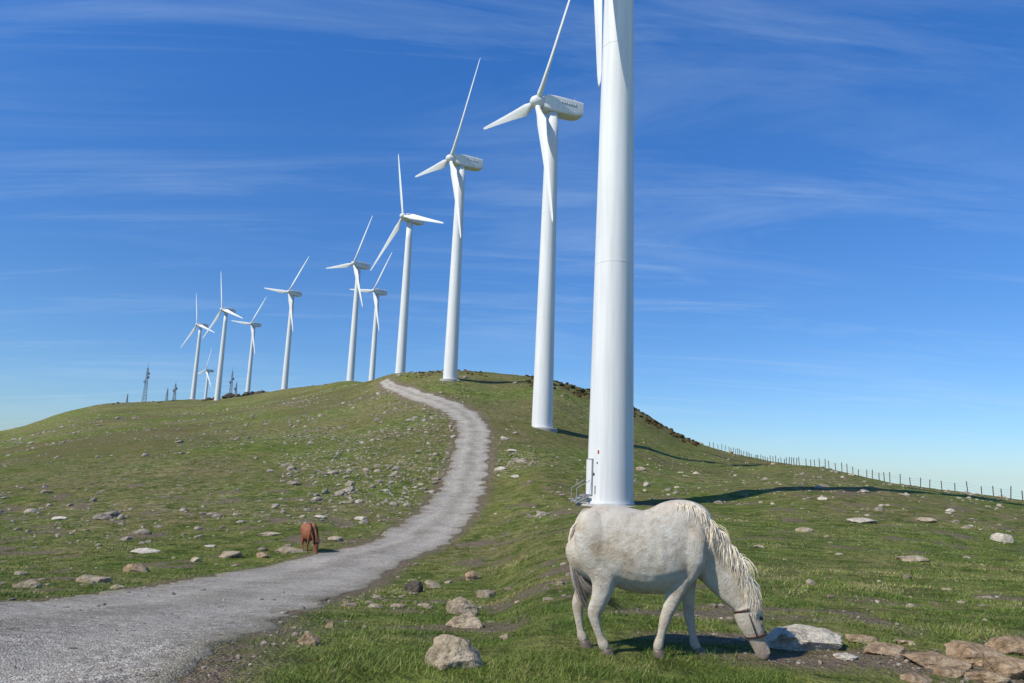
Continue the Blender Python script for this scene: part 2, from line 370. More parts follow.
P=fan(26000,-.75,.85,4.5,18,0); dmv=dirt_mask(P[:,0],P[:,1]); sdv=road_sd(P[:,0],P[:,1])
keep=(rng.uniform(0,1,len(P))<dmv*.35)|((sdv>0)&(rng.uniform(0,1,len(P))<.45)); P=P[keep]
scatter('gravel_pebbles',P,np.clip(np.exp(rng.normal(-4.4,.5,len(P))),.006,.045)*(.6+P[:,1]/12),m_rocks,1,.6,5,.03,.35)
pts=[];szs=[]
for px,n,sc in [(215,7,1.6),(235,9,2.8),(258,9,2.8),(275,5,1.8),(120,5,1.0),(160,6,1.0)]:
    for i in range(n):
        u=px+rng.uniform(-9,9)-512; v=341.5-396; u2=u*cr-v*sr
        b=u2/(F*cp); y=rng.uniform(395,440); pts.append((b*y,y)); szs.append(sc*rng.uniform(.5,1.3))
scatter('rock_outcrop',np.array(pts),np.array(szs),m_rockd,3,.75,6,.1)
pts=[];szs=[]
for i in range(330):
    b=rng.uniform(.02,.255); y=rng.uniform(150,190); pts.append((b*y,y)); szs.append(rng.uniform(.2,.8))
for i in range(160):
    b=rng.uniform(-.14,-.03); y=rng.uniform(160,195); pts.append((b*y,y)); szs.append(rng.uniform(.15,.5))
scatter('heather_shrubs',np.array(pts),np.array(szs),m_heath,3,.6,7,.18)
# ------------------------------------------------------------------ grass blades
NBL=460000
b=rng.uniform(-.85,.9,NBL); y=np.exp(rng.uniform(math.log(4.2),math.log(42),NBL)); x=b*y
dmv=dirt_mask(x,y); sdv=road_sd(x,y); cl=fbm(x*2.2,y*2.2,71,3); cl2=fbm(x*.35,y*.35,72,3)
keep=(sdv<.22*np.clip((fbm(x*3,y*3,77,3)-.5)*6,0,1)-.02)&(rng.uniform(0,1,NBL)>dmv*1.5)&(rng.uniform(0,1,NBL)<np.clip((cl-.31)*3.6,.10,1))
for (rx,ry,rs) in rp: keep&=((x-rx)**2+((y-ry)*1.3)**2)>(rs*.75)**2
x=x[keep];y=y[keep];cl=cl[keep];cl2=cl2[keep];n=len(x)
tuft=np.clip((fbm(x*1.3,y*1.3,78,3)-.60)*9,0,1)
z=H(x,y); hgt=(.012+.026*rng.uniform(0,1,n)**1.6)*(.5+1.0*cl)*(1+.8*np.clip((cl2-.54)*6,0,1)+1.0*tuft); hgt*=(1+.010*y)
wd=.0027*(y/6)**.9*rng.uniform(.7,1.4,n)
a=rng.uniform(0,6.28,n); dx=np.cos(a)*wd; dyv=np.sin(a)*wd
ln=rng.normal(0,.7,(n,2))*hgt[:,None]+np.array([.25,.05])*hgt[:,None]
V=np.empty((n,3,3)); V[:,0]=np.stack([x-dx,y-dyv,z-.005],-1); V[:,1]=np.stack([x+dx,y+dyv,z-.005],-1); V[:,2]=np.stack([x+ln[:,0],y+ln[:,1],z+hgt],-1)
me=fast_mesh('grass',V.reshape(-1,3),np.arange(n*3).reshape(n,3),True)
cl3=fbm(x*.9,y*.9,75,4)
rv=np.clip(rng.normal(.42,.2,n)+1.0*(cl2-.5)+1.7*(cl3-.5)-.2*tuft+(rng.uniform(0,1,n)<.09)*.5,0,1)
attr(me,'rnd',np.repeat(rv,3)); add_obj('grass',me,m_blade)
# ------------------------------------------------------------------ wind turbines
def loft(rings,caps=True):
    k=len(rings[0]); V=[p for r in rings for p in r]; Fq=[]
    for i in range(len(rings)-1):
        for j in range(k):
            a=i*k+j; b_=i*k+(j+1)%k; Fq.append((a,b_,b_+k,a+k))
    if caps: Fq.append(tuple(range(k-1,-1,-1))); Fq.append(tuple(range((len(rings)-1)*k,len(rings)*k)))
    return V,Fq
def pyobj(name,V,Fq,mat,parent=None,smooth=True):
    me=bpy.data.meshes.new(name); me.from_pydata([tuple(v) for v in V],[],Fq)
    bm=bmesh.new(); bm.from_mesh(me); bmesh.ops.recalc_face_normals(bm,faces=bm.faces); bm.to_mesh(me); bm.free()
    if smooth: me.polygons.foreach_set('use_smooth',[len(p.vertices)<=4 for p in me.polygons])
    return add_obj(name,me,mat,parent)
def box(c,s):
    x,y,z=c; a,b_,d=s[0]/2,s[1]/2,s[2]/2
    V=[(x-a,y-b_,z-d),(x+a,y-b_,z-d),(x+a,y+b_,z-d),(x-a,y+b_,z-d),(x-a,y-b_,z+d),(x+a,y-b_,z+d),(x+a,y+b_,z+d),(x-a,y+b_,z+d)]
    return V,[(0,3,2,1),(4,5,6,7),(0,1,5,4),(1,2,6,5),(2,3,7,6),(3,0,4,7)]
def join(parts):
    V=[];Fq=[]
    for v,f in parts:
        o=len(V); V+=list(v); Fq+=[tuple(i+o for i in q) for q in f]
    return V,Fq
def rod(p,q,r,k=6):
    p=Vector(p);q=Vector(q);d=(q-p).normalized(); u=d.orthogonal().normalized(); w_=d.cross(u)
    return loft([[c+u*math.cos(t)*r+w_*math.sin(t)*r for t in [6.2832*i/k for i in range(k)]] for c in (p,q)])
TH=45.0
def ring(r,z,k=64): return [(r*math.cos(6.28318*i/k),r*math.sin(6.28318*i/k),z) for i in range(k)]
def rad(z): return 1.42-(1.42-.86)*z/TH
tv,tf=loft([ring(rad(max(z,0)),z) for z in [-3,0,5,10,15,20,25,30,35,40,TH]])
fl=[]
for z0 in (15.0,30.0):
    r_=rad(z0); fl.append(loft([ring(r_-.02,z0-.05),ring(r_+.010,z0-.05),ring(r_+.010,z0+.05),ring(r_-.02,z0+.05)],False))
fl.append(loft([ring(1.38,.0),ring(1.50,.0),ring(1.50,.15),ring(1.38,.15)],False))
def srect(x,hy,z0,z1,k=32,p=9):
    out=[];zc=(z0+z1)/2;hz=(z1-z0)/2
    for i in range(k):
        t=6.28318*(i+.5)/k; c_,s_=math.cos(t),math.sin(t)
        out.append((x,hy*math.copysign(abs(c_)**(2/p),c_),zc+hz*math.copysign(abs(s_)**(2/p),s_)))
    return out
nz=TH
nv,nf=loft([srect(-1.75,.6,nz+.6,nz+1.95),srect(-1.7,.85,nz+.4,nz+2.15),srect(-1.2,1.05,nz+.15,nz+2.4),srect(.3,1.12,nz+.02,nz+2.5),srect(3.4,1.1,nz+.12,nz+2.5),srect(4.5,1.05,nz+.45,nz+2.45),srect(4.6,.95,nz+.55,nz+2.35)])
HUB=(-2.45,0,nz+1.3)
def ringx(x,r,k=24): return [(x,r*math.cos(6.28318*i/k),r*math.sin(6.28318*i/k)) for i in range(k)]
hv,hf=loft([ringx(.75,.62),ringx(.7,.85),ringx(.1,.92),ringx(-.45,.85),ringx(-.9,.55),ringx(-1.1,.2)])
def airfoil(chord,tc,k=20,circ=0):
    pts=[]
    for i in range(k):
        t=6.28318*i/k; xx=.5+.5*math.cos(t)
        th=5*tc*(.2969*math.sqrt(xx)-.126*xx-.3516*xx**2+.2843*xx**3-.1036*xx**4)
        ya=math.copysign(th,math.sin(t))*chord; xa=(xx-.3)*chord
        yc=math.sin(t)*.5*.8; xc=math.cos(t)*.5*.8
        pts.append((xa*(1-circ)+xc*circ, ya*(1-circ)+yc*circ))
    return pts
br=[]
for r,ch,tc,tw,ci in [(.5,.8,.9,16,1),(1.4,.8,.9,16,1),(2.4,1.2,.45,16,.45),(4,1.75,.3,14,.0),(6,1.6,.25,10,0),(9,1.3,.21,6,0),(13,.98,.18,3,0),(17,.7,.16,1,0),(20,.46,.15,0,0),(20.6,.28,.14,0,0),(20.9,.08,.14,0,0)]:
    t=math.radians(tw+4); rg=[]
    for xa,ya in airfoil(ch,tc,20,ci):
        yy_=xa*math.cos(t)-ya*math.sin(t); xx_=xa*math.sin(t)+ya*math.cos(t)
        rg.append((xx_-r*.012,yy_,r))
    br.append(rg)
bv,bf=loft(br)
def mk(name,v,f,mat,sharp=None):
    o=pyobj(name,v,f,mat); me=o.data; bpy.data.objects.remove(o)
    if sharp: me.set_sharp_from_angle(angle=math.radians(sharp))
    return me
ME_t=mk('tower',tv,tf,m_white); ME_n=mk('nacelle',nv,nf,m_white,25); ME_h=mk('hub',hv,hf,m_white); ME_b=mk('blade',bv,bf,m_white)
ME_fl=mk('tower_flanges',*join(fl),m_white,30)
fv,ff=loft([ring(2.1,-3,32),ring(2.1,-.06,32),ring(2.0,.02,32)]); ME_f=mk('foundation',fv,ff,m_conc,30)
parts=[]
for i in range(7):
    for s in (-1,1): parts.append(box((1.0+.36*i,s*1.122,nz+1.6),(.22,.03,.40)))
ME_p=mk('nacelle_lettering',*join(parts),m_letter)
parts=[rod((3.7,.2,nz+2.4),(3.7,.2,nz+3.5),.035),rod((3.7,-.2,nz+3.4),(3.7,.6,nz+3.4),.03),box((2.6,0,nz+2.55),(1.3,1.2,.22))]
ME_a=mk('weather_mast',*join(parts),m_grey)
def turbine(x,y,alpha,phi,zoff=0,scale=1.0):
    e=bpy.data.objects.new('wind_turbine',None); scene.collection.objects.link(e)
    e.location=(x,y,Hs(x,y)+zoff); e.scale=(scale,)*3
    yaw=bpy.data.objects.new('yaw_head',None); scene.collection.objects.link(yaw); yaw.parent=e; yaw.rotation_euler=(0,0,math.radians(alpha))
    for nm,me,p in (('tower',ME_t,e),('tower_flanges',ME_fl,e),('foundation',ME_f,e),('nacelle',ME_n,yaw),('nacelle_lettering',ME_p,yaw),('weather_mast',ME_a,yaw)):
        add_obj(nm,me,None,p)
    h=add_obj('hub',ME_h,None,yaw); h.location=HUB
    for i in range(3):
        bl=add_obj('blade_%d'%(i+1),ME_b,None,yaw); bl.location=HUB; bl.rotation_euler=(math.radians(phi+120*i),0,0)
    return e
TUR=[(.138,46,24,54),(.045,100,24,42),(-.082,148,28,38),(-.150,209,43,-12),(-.188,335,44,40),(-.217,285,44,34),(-.305,347,52,42),(-.354,456,55,40),(-.394,370,52,-12),(-.410,640,50,20),(-.427,456,55,-12)]
T1=None
for i,(b_,y_,al,ph) in enumerate(TUR):
    t=turbine(b_*y_,y_,al,ph)
    if i==0: T1=t
def polar(a,r,z): return (r*math.cos(a),r*math.sin(a),z)
ad=math.radians(196)
def arcpanel(a0,a1,z0,z1,r0,r1,k=8):
    V=[];Fq=[]
    for i in range(k+1):
        a=a0+(a1-a0)*i/k
        V+= [polar(a,r0,z0),polar(a,r1,z0),polar(a,r1,z1),polar(a,r0,z1)]
    for i in range(k):
        o=i*4;p=o+4
        for j in range(4): Fq.append((o+j,o+(j+1)%4,p+(j+1)%4,p+j))
    Fq.append((0,1,2,3)); Fq.append((k*4+3,k*4+2,k*4+1,k*4)); return V,Fq
pyobj('door_frame',*arcpanel(ad-.33,ad+.33,.5,2.7,1.38,1.46),m_grey,T1,False)
pyobj('door',*arcpanel(ad-.28,ad+.28,.56,2.62,1.40,1.48),m_white,T1,False)
st=[]
for i in range(3):
    z=.14+.17*i; r=2.2-.25*i
    c0=Vector(polar(ad,r,z)); d=Vector((math.cos(ad),math.sin(ad),0)); n_=Vector((-d.y,d.x,0)); a_=.42
    V8=[c0+n_*sx*a_+d*sy*.13+Vector((0,0,sz_)) for sz_ in (-.05,.05) for sx,sy in ((-1,-1),(1,-1),(1,1),(-1,1))]
    st.append((V8,[(0,3,2,1),(4,5,6,7),(0,1,5,4),(1,2,6,5),(2,3,7,6),(3,0,4,7)]))
for sgn in (-1,1):
    a0=d*2.35+n_*.44*sgn; a1=d*1.5+n_*.44*sgn
    st.append(rod(a0,a0+Vector((0,0,.9)),.022)); st.append(rod(a0+Vector((0,0,.9)),a1+Vector((0,0,1.4)),.022)); st.append(rod(a0+Vector((0,0,.05)),a1+Vector((0,0,.5)),.04))
pyobj('access_steps',*join(st),m_grey,T1,False)
pyobj('warning_sign',*arcpanel(math.radians(228),math.radians(232),3.0,3.2,1.385,1.405,3),m_red,T1,False)
parts=[arcpanel(math.radians(214),math.radians(220),1.7,1.85,1.40,1.425,3),arcpanel(math.radians(222),math.radians(224),.6,1.1,1.41,1.43,3),arcpanel(math.radians(226),math.radians(229),2.4,2.5,1.38,1.41,3)]
pyobj('tower_markings',*join(parts),m_dark,T1,False)
# ------------------------------------------------------------------ masts
def mast(b_,y,h,wbase,dishes=0):
    x=b_*y; parts=[]; n=max(6,int(h/2))
    def leg(i,t):
        a=math.pi/4+i*math.pi/2; r=wbase*(1-.75*t); return Vector((r*math.cos(a),r*math.sin(a),h*t))
    for i in range(4):
        parts.append(rod(leg(i,0)-Vector((0,0,2)),leg(i,0),.13,5)); parts.append(rod(leg(i,0),leg(i,1),.12,5))
        for k_ in range(n):
            parts.append(rod(leg(i,k_/n),leg((i+1)%4,(k_+1)/n),.07,4)); parts.append(rod(leg(i,k_/n),leg((i+1)%4,k_/n),.06,4))
    parts.append(rod((0,0,h),(0,0,h*1.15),.1,5))
    for k_ in range(dishes):
        z=h*(.6+.12*k_); a=2.1*k_+3.6; c0=Vector((math.cos(a)*wbase*.7,math.sin(a)*wbase*.7,z)); parts.append(rod(c0,c0+Vector((math.cos(a)*.5,math.sin(a)*.5,0)),.8,12))
    o=pyobj('lattice_mast',*join(parts),m_grey,None,False); o.location=(x,y,Hs(x,y)); return o
mast(-.492,430,20,1.3,3); mast(-.452,440,10,1.0,2); mast(-.462,440,7,.8,0); mast(-.377,430,16,1.0,2); mast(-.37,435,9,.8,1); mast(-.515,430,5,.5,0)
# ------------------------------------------------------------------ fence
parts=[]
cr_pts=[(.27,168),(.311,160),(.35,140),(.391,123),(.45,113),(.524,103),(.6,97),(.688,91),(.8,84),(.95,74)]
FB=np.array([c[0]*c[1] for c in cr_pts]); FY=np.array([c[1] for c in cr_pts],float)
xs=np.linspace(FB[0],FB[-1],400); fy=pchip(FB,FY,xs); sl=np.concatenate([[0],np.cumsum(np.hypot(np.diff(xs),np.diff(fy)))])
prev=None; r=random.Random(3)
s_=0
while s_<sl[-1]:
    x=float(np.interp(s_,sl,xs)); y=float(np.interp(s_,sl,fy)); z=Hs(x,y); hh_=r.uniform(1.0,1.5); lx,ly=r.uniform(-.12,.12),r.uniform(-.1,.1)
    parts.append(rod((x,y,z-.3),(x+lx,y+ly,z+hh_),.06,5)); top=(x+lx,y+ly,z)
    if prev:
        for hw in (.35,.7,1.0): parts.append(rod((prev[0],prev[1],prev[2]+hw),(top[0],top[1],top[2]+hw),.008,3))
    prev=top; s_+=r.uniform(.9,1.7)
pyobj('wire_fence',*join(parts),m_wood,None,False)
# ------------------------------------------------------------------ horses
SC=.00896
def hp(px,py,yl=0.0):
    u=px-640; v=653-py
    return Vector(((u*cr-v*sr)*SC,yl,(u*sr+v*cr)*SC))
def tube(secs,k=22,p=2.3):
    rings=[]; n=len(secs)
    for i,(c,hv_,hl) in enumerate(secs):
        a=secs[max(0,i-1)][0]; b_=secs[min(n-1,i+1)][0]; t=(b_-a).normalized(); lat=Vector((0,1,0)); lat=(lat-t*lat.dot(t)).normalized(); up=lat.cross(t)
        rings.append([c+lat*hl*math.copysign(abs(math.cos(q))**(2/p),math.cos(q))+up*hv_*math.copysign(abs(math.sin(q))**(2/p),math.sin(q)) for q in [6.28318*j/k for j in range(k)]])
    return loft(rings)
def catmull(secs,sub=4):
    out=[]; n=len(secs)
    arr=np.array([(s[0].x,s[0].y,s[0].z,s[1],s[2]) for s in secs])
    for i in range(n-1):
        p0=arr[max(i-1,0)];p1=arr[i];p2=arr[i+1];p3=arr[min(i+2,n-1)]
        for j in range(sub):
            t=j/sub; q=.5*((2*p1)+(-p0+p2)*t+(2*p0-5*p1+4*p2-p3)*t*t+(-p0+3*p1-3*p2+p3)*t**3); out.append(q)
    out.append(arr[-1]); return [(Vector(q[:3]),max(q[3],.004),max(q[4],.004)) for q in out]
def build_horse(name,m_coat,m_hair,m_tail,halter=True):
    root=bpy.data.objects.new(name,None); scene.collection.objects.link(root)
    parts=[]
    trunk=[(571,529,550,.07),(575,520,564,.15),(583,512,577,.21),(594,507,584,.25),(608,506,586,.275),(624,509,590,.295),(642,512,595,.31),(658,510,595,.295),(670,506,593,.265),(682,501,590,.225),(693,503,587,.19),(702,512,582,.15),(709,526,573,.10)]
    parts.append(tube(catmull([(hp(x,(a+b_)/2),(b_-a)/2*SC,w_) for x,a,b_,w_ in trunk],3),28,2.1))
    neck=[(676,540,.25,.19),(689,543,.25,.165),(703,550,.245,.135),(717,564,.22,.11),(730,581,.19,.092),(741,597,.15,.082),(747,608,.11,.077)]
    parts.append(tube(catmull([(hp(x,y),h_,w_) for x,y,h_,w_ in neck],3),24))
    head=[(746,595,.05,.05),(745.5,602,.095,.077),(746.5,611,.120,.090),(748.5,621,.117,.090),(752,631,.097,.077),(755.5,640,.075,.060),(758.5,648,.066,.055),(760,654,.056,.050),(761,658,.032,.034)]
    parts.append(tube(catmull([(hp(x,y),h_,w_) for x,y,h_,w_ in head],3),24,2.4))
    for s in (-1,1):
        parts.append(tube(catmull([(hp(694,522,s*.11),.07,.05),(hp(692,540,s*.135),.12,.085),(hp(688,562,s*.135),.13,.09),(hp(683,580,s*.12),.08,.06)],3),16))
        parts.append(tube(catmull([(hp(592,514,s*.10),.09,.07),(hp(591,530,s*.15),.16,.105),(hp(593,550,s*.16),.165,.105),(hp(597,570,s*.145),.12,.08)],3),16))
    def leg(pts,y0,y1):
        n=len(pts); secs=[]
        for i,(x,y,a,b_) in enumerate(pts):
            t=min(1,i/3); f_=1.0 if i<3 else 1.06
            secs.append((hp(x,y,y0+(y1-y0)*t),a*f_,b_*f_))
        parts.append(tube(catmull(secs,3),16,2.1)); return secs[-1][0]
    hoofs=[]
    hn=[(594,545,.17,.10),(598,563,.155,.10),(602,580,.118,.09),(598,597,.078,.066),(592,610,.062,.047),(593,621,.043,.036),(597,634,.034,.032),(600,641,.046,.042),(603,646,.036,.036)]
    hf=[(588,545,.16,.10),(586,563,.14,.10),(586,580,.105,.08),(582,596,.072,.060),(577,608,.058,.044),(577,620,.040,.034),(579,634,.034,.030),(580.5,640,.044,.040),(583,645,.036,.034)]
    hoofs.append((leg(hn,-.14,-.14),0)); hoofs.append((leg(hf,.14,.13),0))
    fn=[(688,545,.15,.09),(684,565,.13,.088),(677,583,.098,.078),(670,599,.066,.054),(663.5,613,.050,.046),(661.5,619,.049,.044),(657.5,632,.034,.031),(654.5,642,.044,.040),(654,647,.034,.033)]
    ff_=[(692,548,.14,.09),(691,568,.115,.08),(690,586,.08,.068),(690,603,.056,.049),(690,616,.048,.043),(691,622,.046,.041),(693,636,.032,.030),(695,646,.042,.038),(698,651,.033,.032)]
    hoofs.append((leg(fn,-.11,-.12),0)); hoofs.append((leg(ff_,.11,.11),0))
    for s in (-1,1):
        e0=hp(750,601,s*.045); e1=hp(754.5,594,s*.065); e2=hp(758.5,584,s*.075)
        parts.append(tube(catmull([(e0,.022,.025),(e1,.028,.019),(e2,.007,.007)],3),10))
    for s in (-1,1):
        parts.append(tube([(hp(757,612,s*.058),.02,.02),(hp(757,617,s*.068),.028,.022),(hp(758,623,s*.064),.02,.018)],10))
        parts.append(tube([(hp(764,645,s*.034),.014,.014),(hp(764.5,650,s*.038),.02,.018),(hp(764,654,s*.032),.012,.012)],10))
    V,Fq=join(parts); me=bpy.data.meshes.new('tmp'); me.from_pydata([tuple(v) for v in V],[],Fq)
    bm=bmesh.new(); bm.from_mesh(me); bmesh.ops.recalc_face_normals(bm,faces=bm.faces); bm.to_mesh(me); bm.free()
    ob=bpy.data.objects.new('tmp',me); scene.collection.objects.link(ob)
    md=ob.modifiers.new('r','REMESH'); md.mode='VOXEL'; md.voxel_size=.0105; md.use_smooth_shade=True
    ms=ob.modifiers.new('s','SMOOTH'); ms.factor=.5; ms.iterations=8
    dg=bpy.context.evaluated_depsgraph_get(); dg.update(); me2=bpy.data.meshes.new_from_object(ob.evaluated_get(dg))
    bpy.data.objects.remove(ob)
    me2.name='body'; me2.materials.clear(); me2.polygons.foreach_set('use_smooth',np.ones(len(me2.polygons),dtype=bool))
    nv_=len(me2.vertices); co=np.empty(nv_*3,dtype=np.float32); me2.vertices.foreach_get('co',co); co=co.reshape(-1,3)
    rib=np.sin(co[:,0]*62)*np.clip(1-((co[:,0]-.08)/.22)**2,0,1)*np.clip(1-((co[:,2]-.93)/.20)**2,0,1)
    co[:,1]+=np.sign(co[:,1])*rib*.0022*(np.abs(co[:,1])>.1)
    lump=(fbm(co[:,0]*5+5,co[:,2]*5+co[:,1]*3,91,3)-.5)*.022*np.clip((co[:,2]-.45)/.1,0,1); co[:,1]+=np.sign(co[:,1])*lump*np.clip((np.abs(co[:,1])-.04)/.06,0,1)
    me2.vertices.foreach_set('co',co.ravel())
    mz=hp(763,652); dm_=np.linalg.norm(co-np.array(mz),axis=1)
    attr(me2,'muzzle',np.clip(1-(dm_-.05)/.09,0,1)); attr(me2,'leglow',np.clip(1-(co[:,2]-.05)/.45,0,1))
    add_obj('body',me2,m_coat,root)
    hv_=[]
    for c,_ in hoofs:
        rings=[]
        for dz_,rx,sh in ((c.z+.012,.038,.0),(c.z-.01,.044,.006),(.0,.060,.02),(-.02,.060,.02)):
            rings.append([(c.x+sh+rx*1.1*math.cos(t),c.y+rx*.95*math.sin(t),dz_) for t in [6.28318*i/18 for i in range(18)]])
        hv_.append(loft(rings))
    pyobj('hooves',*join(hv_),m_hoof,root)
    ey=[]
    for s in (-1,1):
        bm=bmesh.new(); bmesh.ops.create_icosphere(bm,subdivisions=2,radius=.018); c=hp(757.5,616.5,s*.080)
        ey.append(([v.co+c for v in bm.verts],[tuple(v.index for v in f.verts) for f in bm.faces])); bm.free()
        ey.append(tube([(hp(767,649,s*.038),.004,.004),(hp(766.5,651,s*.042),.010,.008),(hp(765.5,653,s*.038),.004,.004)],8))
    pyobj('eyes',*join(ey),m_eye,root)
    r=random.Random(11)
    def strand(pts,w0,parts_,wdir):
        n=len(pts); V=[];Fq=[]
        for i,p in enumerate(pts):
            w_=w0*(1-(i/(n-1))**2*.85); V+=[p-wdir*w_,p+wdir*w_]
        for i in range(n-1): Fq.append((2*i,2*i+1,2*i+3,2*i+2))
        parts_.append((V,Fq))
    mane=[]; crest=[(682,502),(694,504),(707,514),(721,529),(734,548),(745,569),(752,588),(755,598)]; rnds=[]
    NL=190
    for i in range(NL):
        t=(i+r.random())/NL*(len(crest)-1); j=min(int(t),len(crest)-2); f_=t-j
        px=crest[j][0]*(1-f_)+crest[j+1][0]*f_; py=crest[j][1]*(1-f_)+crest[j+1][1]*f_
        side=-1 if (r.random()<.78) else 1
        L0=r.uniform(.17,.34)*(1 if t>1 else .5+.5*t)*(1 if t<4.6 else 1-.25*(t-4.6))
        d0=Vector((r.uniform(-.05,.45),side*r.uniform(.25,.6),r.uniform(-.15,.28))); pull=r.uniform(-.11,.03); oy0=side*r.uniform(0,.025); tone=r.random()
        wob=r.uniform(0,6)
        for q in range(11):
            p=hp(px-5+r.uniform(-2.2,2.2),py+4+r.uniform(-2.2,2.2),oy0+r.uniform(-.008,.008)); L_=L0*r.uniform(.75,1.05)
            pts=[p]; d_=(d0+Vector((r.gauss(0,.06),r.gauss(0,.06),r.gauss(0,.06)))).normalized()
            for k_ in range(7):
                p=p+d_*L_/7; pts.append(p.copy()); d_=(d_+Vector((pull+.09*math.sin(wob+k_*1.3)+r.gauss(0,.03),-side*.10,-.42))).normalized()
                lim=.112+.03*k_/7
                if abs(p.y)<lim*.92 and k_>1: p.y=side*lim*.92; pts[-1].y=p.y
            strand(pts,r.uniform(.0022,.0045),mane,Vector((r.uniform(.6,1),r.uniform(-.4,.4),.3)).normalized())
            rnds+=[min(1,max(0,tone*.7+r.random()*.3))]*16
    for i in range(90):
        p=hp(754,597,r.uniform(-.03,.03)); pts=[p]; d_=Vector((.6,r.uniform(-.3,.3),-.1)).normalized()
        for k_ in range(7): p=p+d_*.018; pts.append(p); d_=(d_+Vector((-.13,0,-.4))).normalized()
        strand(pts,.003,mane,Vector((.1,1,0))); rnds+=[r.random()]*16
    mo=pyobj('mane',*join(mane),m_hair,root); attr(mo.data,'rnd',np.array(rnds))
    tail=[]; tips=[]
    gA=[(577,524),(571,531),(569,543),(570,558),(572,573),(575,586),(579,598),(584,608),(590,617)]
    gB=[(577,526),(571,535),(570,549),(573,565),(579,579),(588,590),(600,598),(614,606),(626,616)]
    for i in range(380):
        guide=gA if i%2 else gB; isB=guide is gB
        ln_=r.uniform(.6,1); ox=r.gauss(0,1); oy=r.gauss(0,1); oz=r.gauss(0,1); pts=[]
        for k_ in range(9):
            t=k_/8*ln_*8; j=min(int(t),7); f_=t-j
            gx=guide[j][0]*(1-f_)+guide[j+1][0]*f_; gy=guide[j][1]*(1-f_)+guide[j+1][1]*f_
            sp_=.6+.40*t
            pts.append(hp(gx+ox*sp_*.7,gy+oz*sp_*.7,oy*.012*(1+.2*t)))
        strand(pts,r.uniform(.002,.0042),tail,Vector((.6,r.uniform(-.6,.6),.5)).normalized())
        tips+= [k_/8*ln_*(1 if isB else .8) for k_ in range(9) for _ in (0,1)]
    to=pyobj('tail',*join(tail),m_tail,root); attr(to.data,'tip',np.array(tips))
    if halter:
        hp_=[]
        def band(cx,cy,ru,rl,tilt,w_=.010,k=28):
            c=hp(cx,cy); a=math.radians(tilt); e=Vector((math.cos(a),0,math.sin(a))); nrm=Vector((-math.sin(a),0,math.cos(a)))
            rg=[]
            for i in range(k):
                t=6.28318*i/k; o=c+e*ru*math.cos(t)+Vector((0,1,0))*rl*math.sin(t); out=(e*math.cos(t)+Vector((0,1,0))*math.sin(t))*.005
                rg.append([o+nrm*w_,o+nrm*w_+out,o-nrm*w_+out,o-nrm*w_])
            rg.append(rg[0]); return loft(rg,False)
        hp_.append(band(753.5,634,.097,.076,14)); hp_.append(band(747,607,.135,.096,22))
        for s in (-1,1): hp_.append(tube([(hp(745,612,s*.096),.004,.010),(hp(748,622,s*.099),.004,.010),(hp(752,633,s*.081),.004,.010)],8))
        pyobj('halter',*join(hp_),m_strap,root)
    return root
m_coat,nt,bs=new_mat('white_coat'); co=coords(nt)
n1=noise(nt,co,5,6,.65); mp=N(nt,'ShaderNodeMapping'); mp.inputs['Scale'].default_value=(60,60,14); nt.links.new(co,mp.inputs['Vector']); n2=noise(nt,mp.outputs['Vector'],3,5,.7)
n3=noise(nt,co,14,5,.7)
c=ramp(nt,n1,[(.32,(.58,.46,.32)),(.47,(.76,.67,.53)),(.66,(.83,.77,.65))])
c=mix(nt,.6,c,ramp(nt,n2,[(.3,.62),(.65,1.08)]),'MULTIPLY')
c=mix(nt,.4,c,ramp(nt,n3,[(.36,.60),(.5,1.0)]),'MULTIPLY')
c=mix(nt,math_(nt,'MULTIPLY',getattr_(nt,'muzzle'),.7),c,(.20,.15,.14))
c=mix(nt,math_(nt,'MULTIPLY',math_(nt,'MULTIPLY',getattr_(nt,'leglow'),ramp(nt,n1,[(.35,.1),(.6,1.0)])),.6),c,(.46,.36,.25))
nt.links.new(c,bs.inputs['Base Color']); bs.inputs['Roughness'].default_value=.9; spec(bs,.05)
bump(nt,bs,math_(nt,'ADD',math_(nt,'MULTIPLY',n2,1.3),math_(nt,'ADD',math_(nt,'MULTIPLY',n1,1.6),n3)),.020,.85)
m_mane,nt,bs=new_mat('cream_hair')
c=ramp(nt,getattr_(nt,'rnd'),[(0,(.44,.34,.21)),(.4,(.68,.58,.42)),(1,(.82,.76,.63))]); nt.links.new(c,bs.inputs['Base Color']); bs.inputs['Roughness'].default_value=.6
m_tail,nt,bs=new_mat('tail_hair')
c=ramp(nt,getattr_(nt,'tip'),[(0,(.72,.64,.52)),(.35,(.48,.42,.34)),(.62,(.20,.175,.145)),(.85,(.07,.06,.05))]); nt.links.new(c,bs.inputs['Base Color']); bs.inputs['Roughness'].default_value=.7
m_hoof=flat_mat('hoof_horn',(.13,.10,.075),.5)
m_eye=flat_mat('dark_eye',(.012,.01,.01),.15)
m_strap=flat_mat('leather_strap',(.09,.04,.025),.6)
m_brown=flat_mat('bay_coat',(.24,.08,.03),.7,0,.35,5)
m_bm=flat_mat('dark_hair',(.03,.018,.012),.7)
hx,hy=1.257,6.98
h=build_horse('white_horse',m_coat,m_mane,m_tail)
h.location=(hx+.03,hy+.05,Hs(hx,hy)-.005); h.rotation_euler=(0,0,math.radians(-3))
fx,fy_=survey(308,552)
f=build_horse('brown_horse',m_brown,m_bm,m_bm,False)
f.location=(fx,fy_,Hs(fx,fy_)); f.rotation_euler=(0,0,math.radians(-55)); fs=max(.4,28/F*fy_/1.36); f.scale=(fs,)*3
